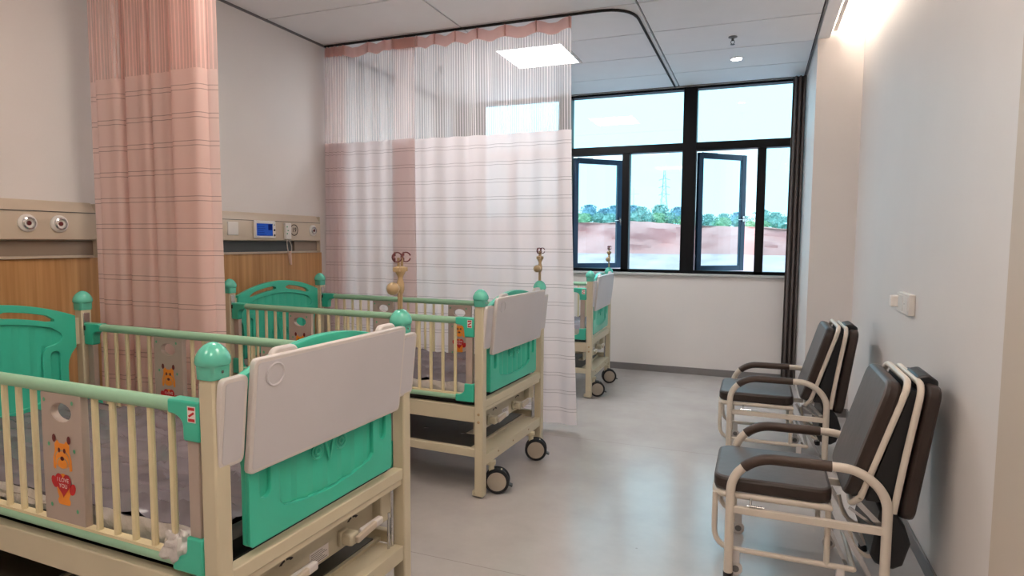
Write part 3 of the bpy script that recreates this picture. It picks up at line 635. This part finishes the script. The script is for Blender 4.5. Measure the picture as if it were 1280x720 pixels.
        # printed panels
        for xc in (-.638, -L_+.638):
            oval = [(xc+.049*math.cos(a), .960+.029*math.sin(a)) for a in [2*PI*k/18 for k in range(18)]]
            pm = curve_plate(rrect(xc-.097, .602, xc+.097, 1.02, .006, 2), [oval], .024, .003)
            m = M(); m.add([P3(q[0], v-q[2], q[1]) for q in pm.v], pm.f); bp = obj('printed_panel', m, 'bearp', root)
            for side in (-1, 1):
                m = M(); y = v+side*.0124
                lay = [0]
                def disc(cx, cz, rx, rz, mi, n=16, rot=0):
                    lay[0] += 1; yy = y+side*.00012*lay[0]; m.m = mi
                    m.add([P3(xc-side*(cx+rx*math.cos(a)*math.cos(rot)-rz*math.sin(a)*math.sin(rot)), yy, cz+rx*math.cos(a)*math.sin(rot)+rz*math.sin(a)*math.cos(rot)) for a in [2*PI*k/n for k in range(n)]], [tuple(range(n))])
                def poly(pts, mi):
                    lay[0] += 1; yy = y+side*.00012*lay[0]; m.m = mi; m.add([P3(xc-side*a, yy, b) for a, b in pts], [tuple(range(len(pts)))])
                poly(rrect(-.030, .665, .030, .688, .01, 3), 0); disc(0, .72, .034, .046, 0)          # body
                poly([(-.036, .858), (-.022, .872), (-.012, .862), (.012, .862), (.022, .872), (.036, .858), (.035, .838), (.044, .812), (.045, .780), (.034, .776), (.030, .792), (.018, .784), (-.018, .784), (-.030, .792), (-.034, .776), (-.045, .780), (-.044, .812), (-.035, .838)], 0)   # head
                disc(0, .812, .036, .030, 3)
                disc(-.043, .735, .014, .02, 1, rot=.5); disc(.043, .72, .014, .02, 1, rot=-.5)
                disc(0, .810, .033, .027, 0); disc(0, .800, .026, .019, 3); disc(0, .798, .023, .016, 0); disc(0, .814, .009, .007, 2)
                for s in (-1, 1): disc(s*.036, .876, .009, .013, 2); disc(s*.013, .84, .006, .008, 2)
                # heart
                hp = [(.0024*(16*math.sin(t_)**3), .733+.0024*(13*math.cos(t_)-5*math.cos(2*t_)-2*math.cos(3*t_)-math.cos(4*t_))*1.12) for t_ in [2*PI*k/28 for k in range(28)]]
                poly(hp, 1)
                for txt, cz in (('I LOVE', .745), ('YOU', .726)):
                    lay[0] += 1; vs, fs = text_mesh(txt, .019, 0); m.m = 4; m.add([P3(xc-side*q[0], y+side*.00012*lay[0], cz+q[1]) for q in vs], fs)
                for dx, dz in ((-.075, .995), (.060, .995), (-.06, .855), (.062, .845), (-.058, .66), (.066, .655)): disc(dx, dz, .006, .007, 5, 8)
                obj('bear_print', m, ['orange', 'red', 'brown', 'tan', 'pwhite', 'pgreen'], bp, smooth=False)
    # deck + mattress
    m = M(); m.b2(P3(-L_+.04, .03, .540), P3(-.05, W_-.03, .560)); m.b2(P3(-L_+.075, .06, .56), P3(-.085, W_-.06, .605)); obj('deck', m, 'deck', root, smooth=False)
    m = M(); nx, ny = 110, 60; vs = []
    for k, (dz, ins) in enumerate(((.603, .004), (.625, 0), (.652, 0.002), (None, .012))):
        if dz is not None:
            ring = []
            N_ = 2*(nx+ny)
            for q in range(N_):
                if q < nx: a, b = q/nx, 0
                elif q < nx+ny: a, b = 1, (q-nx)/ny
                elif q < 2*nx+ny: a, b = 1-(q-nx-ny)/nx, 1
                else: a, b = 0, 1-(q-2*nx-ny)/ny
                x = -L_+.06+a*(L_-.13); v = .045+b*(W_-.09); cx, cv = -L_/2, W_/2
                x += (-1 if x > cx else 1)*ins; v += (-1 if v > cv else 1)*ins
                w_ = .008*noise.noise(Vector((x*9, v*9, dz*14)))
                ring.append(P3(x, v+w_, dz+.008*noise.noise(Vector((x*4, v*4, 5)))))
            vs += ring
    N_ = 2*(nx+ny); m.add(vs, [(k*N_+q, k*N_+(q+1) % N_, (k+1)*N_+(q+1) % N_, (k+1)*N_+q) for k in range(2) for q in range(N_)])
    vs = []
    for j in range(ny+1):
        for i in range(nx+1):
            x = -L_+.06+i/nx*(L_-.13); v = .045+j/ny*(W_-.09)
            e = min(i/nx, 1-i/nx)*1.8; f = min(j/ny, 1-j/ny)*.8; ed = min(1, min(e, f)/.03)
            a = noise.noise(Vector((x*1.2+v*.6, v*5.5-x*1.6, 1.3))); b_ = 1-abs(noise.noise(Vector((x*2.2-v, v*7+x*1.3, 8))))*2.4; c_ = 1-abs(noise.noise(Vector((x*3.1+v*3, v*10-x*2.5, 3))))*3
            z = .648+.012*ed+.008*a+.028*max(0, b_)**4+.018*max(0, c_)**4*ed
            vs.append(P3(x, v, z))
    m.add(vs, [(j*(nx+1)+i, j*(nx+1)+i+1, (j+1)*(nx+1)+i+1, (j+1)*(nx+1)+i) for j in range(ny) for i in range(nx)])
    mt = obj('mattress', m, 'matt', root)
    m = M(); vs = []; n = 120
    for r_ in range(5):
        for i in range(n+1):
            x = -L_+.07+i/n*(L_-.15); q = r_/4
            vs.append(P3(x, .038-.006*math.sin(q*PI)+.010*noise.noise(Vector((x*11, q*3, 4))), .588+q*.068+.020*noise.noise(Vector((x*8, q*2, 9)))))
    m.add(vs, [(j*(n+1)+i, j*(n+1)+i+1, (j+1)*(n+1)+i+1, (j+1)*(n+1)+i) for j in range(4) for i in range(n)]); obj('cover_film', m, 'plastic', mt)
    # trays hung over the foot end
    fn = lambda a, b, d: (d, a, b)
    top = (.071, 1.166); bot = (.036, .830); ang = math.atan2(top[0]-bot[0], top[1]-bot[1]); hh = math.hypot(top[0]-bot[0], top[1]-bot[1])
    def leaf(name, v0, v1, z0, z1, off, th, mat, rim=True, r=.018):
        def T(a, b, d):
            x = bot[0]+(b)*math.sin(ang)+d*math.cos(ang)+off; return P3(x, a, bot[1]+b*math.cos(ang)-d*math.sin(ang))
        m = M(); m.prism(rrect(v0, z0, v1, z1, r), T, -th, 0); o = obj(name, m, 'trayb', root, bevel=.003)
        m = M(); m.prism(rrect(v0+.012, z0+.012, v1-.012, z1-.012, r*.7), T, -.001, .0012); obj('tray_face', m, 'tray', o)
        return o, T
    o, T = leaf('overbed_tray', .078, .847, 0, hh, 0, .020, 'tray')
    m = M(); m.tube([T(.158+.033*math.cos(a), hh-.055+.033*math.sin(a), .0015) for a in [2*PI*k/28 for k in range(28)]], .0038, 6, closed=True); m.prism([(.158+.03*math.cos(2*PI*k/28), hh-.055+.03*math.sin(2*PI*k/28)) for k in range(28)], T, 0, .0016)
    obj('cup_ring', m, 'tray', o)
    leaf('side_leaf', -.018, .072, .045, hh-.040, -.014, .02, 'tray'); leaf('side_leaf', .853, .957, .045, hh-.040, -.014, .02, 'tray')
    for v in (.19, .72):
        m = M(); m.prism(rrect(v-.03, hh-.05, v+.08, hh+.016, .028, 5), T, -.038, -.016)
        obj('tray_hook', m, 'trayb', root, bevel=.006)
    # crank mechanism behind the foot beam
    m = M(); m.b2(P3(-.075, .05, .352), P3(-.062, .80, .515)); m.b2(P3(-.12, .05, .352), P3(-.062, .80, .358)); pl = obj('mechanism_plate', m, 'post_d', root, bevel=.003)
    m = M(); m.b2(P3(-.08, .80, .37), P3(-.02, .885, .505)); obj('gear_box', m, 'post_d', root, bevel=.006)
    for v in (.32, .67):
        m = M(); n_ = 10
        for k in range(n_):
            if k == 5: continue
            a0, a1 = PI*(.12+.76*k/n_), PI*(.12+.76*(k+1)/n_); X = -.0612
            m.add([P3(X, v+r_*math.cos(a), .432+.55*r_*math.sin(a)) for r_, a in ((.036, a0), (.036, a1), (.022, a1), (.022, a0))], [(0, 1, 2, 3)])
        obj('arrow_mark', m, 'pblack', pl)
    m = M(); m.b2(P3(-.062, .43, .362), P3(-.0612, .53, .412)); m.m = 1
    for q in range(6): m.b2(P3(-.0612, .437, .367+q*.007), P3(-.0608, .522-.012*(q % 3), .3695+q*.007))
    obj('data_label', m, ['trayb', 'skirting'], pl, smooth=False)
    for v in (.22, .60):
        m = M(); m.b2(P3(-.06, v-.022, .372), P3(-.045, v+.022, .432)); cr = obj('crank', m, 'post_d', root, bevel=.004)
        m = M(); m.box(P3(-.028, v+.01, .40), (.05, .05, .045)); obj('crank_hub', m, 'post_d', cr, bevel=.008)
        m = M(); m.box(P3(.002, v+.07, .402), (.016, .14, .026), (0, 0, .12)); obj('crank_arm', m, 'trunk', cr, bevel=.004)
        m = M(); m.box(P3(-.016, v+.125, .398), (.026, .13, .030)); obj('crank_grip', m, 'trayb', cr, bevel=.007)
        m = M(); m.tube([P3(-.60, v, .43), P3(-.07, v, .41)], .012, 8); obj('drive_rod', m, 'chrome', cr)
    m = M(); m.tube([P3(-.02, .872, .248), P3(-.02, .872, .505)], .007, 8); m.tube([P3(-.02, .848, .248), P3(-.02, .848, .40)], .006, 8); obj('release_rod', m, 'chrome', root)
    # under-deck sheet and bottom shelf
    m = M(); m.b2(P3(-L_+.05, .04, .500), P3(-.09, W_-.04, .505)); [m.b2(P3(x, .04, .46), P3(x+.03, W_-.04, .5)) for x in (-.5, -.95, -1.4)]; obj('underframe', m, 'deck', root, smooth=False)
    for x0, x1 in ((-L_+.10, -1.0), (-.96, -.11)):
        holes = []
        for q in range(6):
            cx = x0+.12+(q % 3)*.28; cv = .3+(q//3)*.32; holes.append([(cx+.016*math.cos(a), cv+.016*math.sin(a)) for a in [2*PI*k/10 for k in range(10)]])
        pm = curve_plate([(x0, .05), (x1, .05), (x1, W_-.05), (x0, W_-.05)], holes, .006, .001)
        m = M(); m.add([P3(q[0], q[1], .262+q[2]) for q in pm.v], pm.f); obj('shelf_sheet', m, 'shelf', root, smooth=False)
        for xx in (x0-.005, x1-.01): m = M(); m.b2(P3(xx, .017, .245), P3(xx+.025, W_-.017, .259)); obj('shelf_batten', m, 'post', root)
    # casters
    for X, so in ((.0, 1), (-L_, -1)):
        for v in (.115, .735):
            cx, cv = X+so*.055, v+.0; an = .35*so
            cs = bpy.data.objects.new('caster', None); C.objects.link(cs); cs.parent = root; cs.location = P3(cx, cv, 0); cs.rotation_euler = (0, 0, an)
            m = M(); m.b2((-so*.075-.02, -.022, .17), (-so*.03+.02, .022, .192)); m.lathe([(.017, .135), (.017, .188)], (-so*.035, 0, 0), 'z', 12); m.b2((-.05, -.014, .118), (.03, .014, .142)); obj('caster_stem', m, 'post', cs, bevel=.003)
            for s in (-1, 1):
                m = M(); m.lathe([(.050, -.011), (.071, -.010), (.075, -.004), (.075, .004), (.071, .010), (.050, .011)], (0, s*.024, .075), 'y', 28); wh = obj('caster_wheel', m, 'rubber', cs)
                m = M(); m.lathe([(.058, -s*.002), (.056, s*.003), (.04, s*.005), (.001, s*.006)], (0, s*.035, .075), 'y', 28); obj('hub_cap', m, 'hub', wh)
            m = M(); m.lathe([(.064, -.012), (.064, .012)], (0, 0, .082), 'y', 20); obj('wheel_fork', m, 'rubber', cs)
            m = M(); m.box((so*.068, 0, .052), (.05, .036, .012), (0, so*.35, 0)); obj('brake_pedal', m, 'groove', cs, bevel=.003)
    # drip stand on the far foot post
    q = M(); q.tube([P3(0, W_, 1.215), P3(0, W_, 1.345)], .009, 8); q.tube([P3(-.0, W_-.014, 1.222), P3(0, W_-.014, 1.29)], .005, 6); iv = obj('drip_pole', q, 'tan', root)
    m = M(); m.lathe([(.011, 1.285), (.016, 1.30), (.016, 1.325), (.010, 1.345), (.012, 1.355), (.021, 1.372), (.024, 1.376), (.024, 1.392), (.014, 1.396)], P3(0, W_, 0), 'z', 16); m.b2(P3(-.014, W_-.034, 1.374), P3(.014, W_+.034, 1.392)); obj('pole_holder', m, 'tan', iv, bevel=.002)
    m = M(); m.lathe([(.001, -.026), (.014, -.022), (.024, -.010), (.026, 0), (.024, .012), (.014, .022), (.009, .034), (.009, .06)], P3(0, W_-.055, 1.308), 'y', 16); obj('clamp_knob', m, 'tan', iv)
    m = M()
    for s in (-1, 1): m.tube([P3(0, W_+s*.013, 1.385), P3(0, W_+s*.013, 1.43)], .0055, 8)
    obj('hook_stem', m, 'tan', iv)
    for s in (-1, 1):
        for t_ in (-1, 1):
            m = M(); cx = P3(t_*.006, W_+s*.032, 1.432); m.tube([(cx[0]+t_*.010*math.cos(a), cx[1]+.019*math.cos(a), cx[2]+.019*math.sin(a)) for a in [PI*.1+2*PI*.9*k/18 for k in range(19)]], .0028, 6); obj('hook', m, 'brown', iv)
    return root
poses = [(-2.329, 1.743, -.026), (-2.424, 3.752, -.046), (-2.458, 6.184, .0329)]
blabs = ['nearest teal and cream cot, cropped by the left photo edge', 'second teal and cream cot, between the two pink curtains', 'farthest teal and cream cot, under the window behind the pink curtain']
cot = make_cot(); cots = [cot, copy_tree(cot), copy_tree(cot)]
for c, (x, y, r), l in zip(cots, poses, blabs):
    c.location = (x, y, 0); c.rotation_euler = (0, 0, r); c['label'] = l; c['group'] = 'row of hospital cots'
# crumpled film poking out at the near cot's foot corner
mt = [c for c in cots[0].children if c.name.startswith('mattress')][0]
m = M(); vs = []; n = 18
for i in range(n+1):
    for j in range(n):
        ph = PI*i/n; a = 2*PI*j/n; q = 1+.55*noise.noise(Vector((math.cos(a)*2.2, math.sin(a)*2.2, i*.35)))
        vs.append(P3(-.155+.052*math.sin(ph)*math.cos(a)*q, .004+.034*math.sin(ph)*math.sin(a)*q, .618-.046*math.cos(ph)*q))
m.add(vs, [(i*n+j, i*n+(j+1) % n, (i+1)*n+(j+1) % n, (i+1)*n+j) for i in range(n) for j in range(n)]); obj('film_bunch', m, 'plastic', mt)

# ================================================================== FOLDING CHAIRS
def make_chair():
    t = thing('folding_chair', '', 'chair', (0, 0, 0)); CW = .525
    for y in (0, CW):
        path = fillet([(0, y, .03), (0, y, .47), (.105, y, .566), (.50, y, .568), (.605, y, .47), (.605, y, .03)], .12, 7)
        m = M(); m.tube(path, .0195, 12); s = obj('side_frame', m, 'chair', t)
        for x in (0, .605): m = M(); m.lathe([(.0215, .0), (.0215, .032)], (x, y, 0), 'z', 12); obj('foot_tip', m, 'black', s)
        seg = [p for p in path if p.z > .505 and p.x < .40]; seg.append(Vector((.395, y, .568)))
        m = M(); m.tube(seg, .0235, 12); obj('armrest_sleeve', m, 'armp', t)
        m = M(); m.b2((.0, y-.011, .306), (.605, y+.011, .338)); obj('side_rail', m, 'chair', t, bevel=.003)
    m = M(); m.tube([(.605, 0, .33), (.605, CW, .33)], .012, 8); m.tube([(.0, 0, .30), (0, CW, .30)], .010, 8); obj('cross_bar', m, 'chair', t)
    # seat
    a, b = .035, CW-.035
    m = M(); m.tube(fillet([(.40, a, .375), (-.068, a, .372), (-.068, b, .372), (.40, b, .375), (.40, a, .375)], .06, 5)[:-1], .014, 10, closed=True); m.tube([(.18, a, .372), (.18, b, .372)], .010, 8); obj('seat_frame', m, 'chair', t)
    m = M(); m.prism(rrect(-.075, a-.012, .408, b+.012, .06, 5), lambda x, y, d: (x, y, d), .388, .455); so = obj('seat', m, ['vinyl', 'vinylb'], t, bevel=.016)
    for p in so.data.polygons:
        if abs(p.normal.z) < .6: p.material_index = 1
    for y in (a+.012, b-.012):
        m = M(); m.tube(fillet([(-.066, y, .372), (-.066, y, .118), (.50, y, .118)], .09, 6), .0125, 10); m.tube([(.395, y, .372), (.395, y, .118)], .0125, 10); sl = obj('sled_frame', m, 'chair', t)
        for x in (.03, .45):
            m = M(); m.b2((x-.016, y-.012, .06), (x+.016, y+.012, .118)); m.lathe([(.028, -.009), (.030, -.006), (.030, .006), (.028, .009)], (x, y+.002, .030), 'y', 18); cw = obj('caster_wheel', m, 'trayb', t, bevel=.002)
            m = M(); m.lathe([(.016, -.0105), (.016, .0105)], (x, y+.002, .030), 'y', 12); obj('hub_cap', m, 'skirting', cw)
    m = M(); m.tube([(.50, a+.01, .118), (.50, b-.01, .118)], .011, 8); obj('cross_bar', m, 'chair', t)
    # spring on rail
    m = M()
    for q in range(10): m.lathe([(.007, 0), (.007, .003)], (.08+q*.0052, -.001, .345), 'x', 8)
    m.tube([(.07, 0, .345), (.14, 0, .345)], .003, 6); m.tube([(.085, 0, .345), (.085, 0.02, .372)], .004, 6); obj('spring_latch', m, 'chrome', t)
    # backrest: cushion + tube frame, leaning
    def slab(name, x0, z0, x1, z1, th, y0, y1, mats, rad=.05, par=t, bev=.018):
        u = Vector((x1-x0, 0, z1-z0)); ln = u.length; u.normalize(); nrm = Vector((-u.z, 0, u.x))
        m = M(); m.prism(rrect(y0, 0, y1, ln, rad, 5), lambda yy, h, d: tuple(Vector((x0, yy, z0))+u*h+nrm*d), 0, th)
        o = obj(name, m, mats, par, bevel=bev)
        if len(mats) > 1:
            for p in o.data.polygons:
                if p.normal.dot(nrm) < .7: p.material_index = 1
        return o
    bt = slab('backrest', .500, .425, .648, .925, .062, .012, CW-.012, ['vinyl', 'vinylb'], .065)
    m = M(); m.tube(fillet([(.508, .02, .445), (.662, .02, .942), (.662, CW-.02, .942), (.508, CW-.02, .445)], .07, 6), .0135, 10); m.tube(fillet([(.495, CW*.5, .402), (.478, .05, .402), (.508, .02, .445)], .03), .0135, 10); m.tube(fillet([(.495, CW*.5, .402), (.478, CW-.05, .402), (.508, CW-.02, .445)], .03), .0135, 10); obj('backrest_frame', m, 'chair', t)
    m = M(); m.tube(fillet([(.628, .015, .40), (.655, .015, .60), (.706, .015, .935), (.706, CW-.015, .935), (.655, CW-.015, .60), (.628, CW-.015, .40)], .07, 6), .0135, 10); obj('leaf_frame', m, 'chair', t)
    slab('folded_leaf', .705, .36, .782, .925, .055, .022, CW-.022, ['vinylb'], .05, bev=.014)
    m = M(); m.prism([(.53, .43), (.63, .43), (.70, .90), (.672, .91)], lambda x, z, d: (x, d, z), .035, CW-.035); obj('backing_cloth', m, 'black', t)
    m = M(); m.prism([(.555, .20), (.575, .165), (.64, .150), (.675, .175), (.70, .27), (.675, .345), (.635, .40), (.585, .40)], lambda x, z, d: (x, d, z), .03, CW-.03); obj('foot_pad', m, 'black', t, bevel=.012)
    # folding linkage, flat steel bars
    def bar(p, q, w_=.022, th=.004): 
        p, q = Vector(p), Vector(q); d = (q-p).normalized(); n_ = Vector((-d.z, 0, d.x))*w_/2
        m.prism([(p.x-n_.x, p.z-n_.z), (q.x-n_.x, q.z-n_.z), (q.x+n_.x, q.z+n_.z), (p.x+n_.x, p.z+n_.z)], lambda x, z, dd: (x, dd, z), p.y, p.y+th)
    for y in (.028, CW-.035):
        m = M(); bar((.50, y, .42), (.595, y, .325)); bar((.47, y+.006, .39), (.56, y+.006, .33), .012); bar((.45, y+.01, .30), (.60, y+.01, .03), .02); bar((.405, y+.05, .27), (.475, y+.05, .12), .014); obj('hinge_link', m, 'chrome', t, smooth=False)
    for y in (.08, .42): m = M(); m.tube(fillet([(.475, y, .30), (.50, y, .20), (.56, y, .165), (.585, y, .20)], .04), .009, 8); obj('link_hook', m, 'chair', t)
    m = M(); m.prism([(.695, .915), (.705, .955), (.745, .965), (.78, .94), (.78, .905)], lambda x, z, d: (x, d, z), .10, .30); obj('carry_handle', m, 'black', t, bevel=.008)
    return t
ch = make_chair(); ch2 = copy_tree(ch)
ch.location = (-.076, 2.865, 0); ch2.location = (-.145, 4.555, 0)
ch['label'] = 'nearer folding chair with grey padded seat against the right wall'; ch2['label'] = 'farther folding chair with grey padded seat, nearer the window'
for c in (ch, ch2): c['group'] = 'folding companion chairs along the right wall'

# ================================================================== WALL FITTINGS
t = thing('light_switch', 'white double switch plate on the right wall above the chairs', 'switch', (XR, 3.865, 1.18))
m = M(); m.b2((-.030, -.13, -.055), (0, .13, .055)); obj('plate', m, 'white', t, bevel=.004)
for q in (-.062, .062): m = M(); m.b2((-.033, q-.055, -.042), (-.029, q+.055, .042)); obj('rocker', m, 'white', t, bevel=.002)
m = M(); m.lathe([(.003, 0), (.003, -.001)], (-.033, -.04, 0), 'x', 8); obj('indicator', m, 'skirting', t)
t = thing('wall_plug', 'small white plug in a socket left of the switch plate', 'plug', (XR, 4.10, 1.17))
m = M(); m.b2((-.008, -.06, -.05), (0, .06, .05)); obj('socket_plate', m, 'white', t, bevel=.003); m = M(); m.b2((-.05, -.02, -.03), (-.008, .04, .035)); obj('plug_body', m, 'pwhite', t, bevel=.006)
t = thing('wall_socket', 'low white socket plate on the right wall behind the farther chair', 'socket', (XR, 4.35, .40))
m = M(); m.b2((-.008, -.043, -.043), (0, .043, .043)); obj('plate', m, 'white', t, bevel=.003); m = M(); [m.b2((-.0088, a, -.01), (-.008, a+.004, .01)) for a in (-.012, .01)]; obj('socket_slots', m, 'pblack', t, smooth=False)
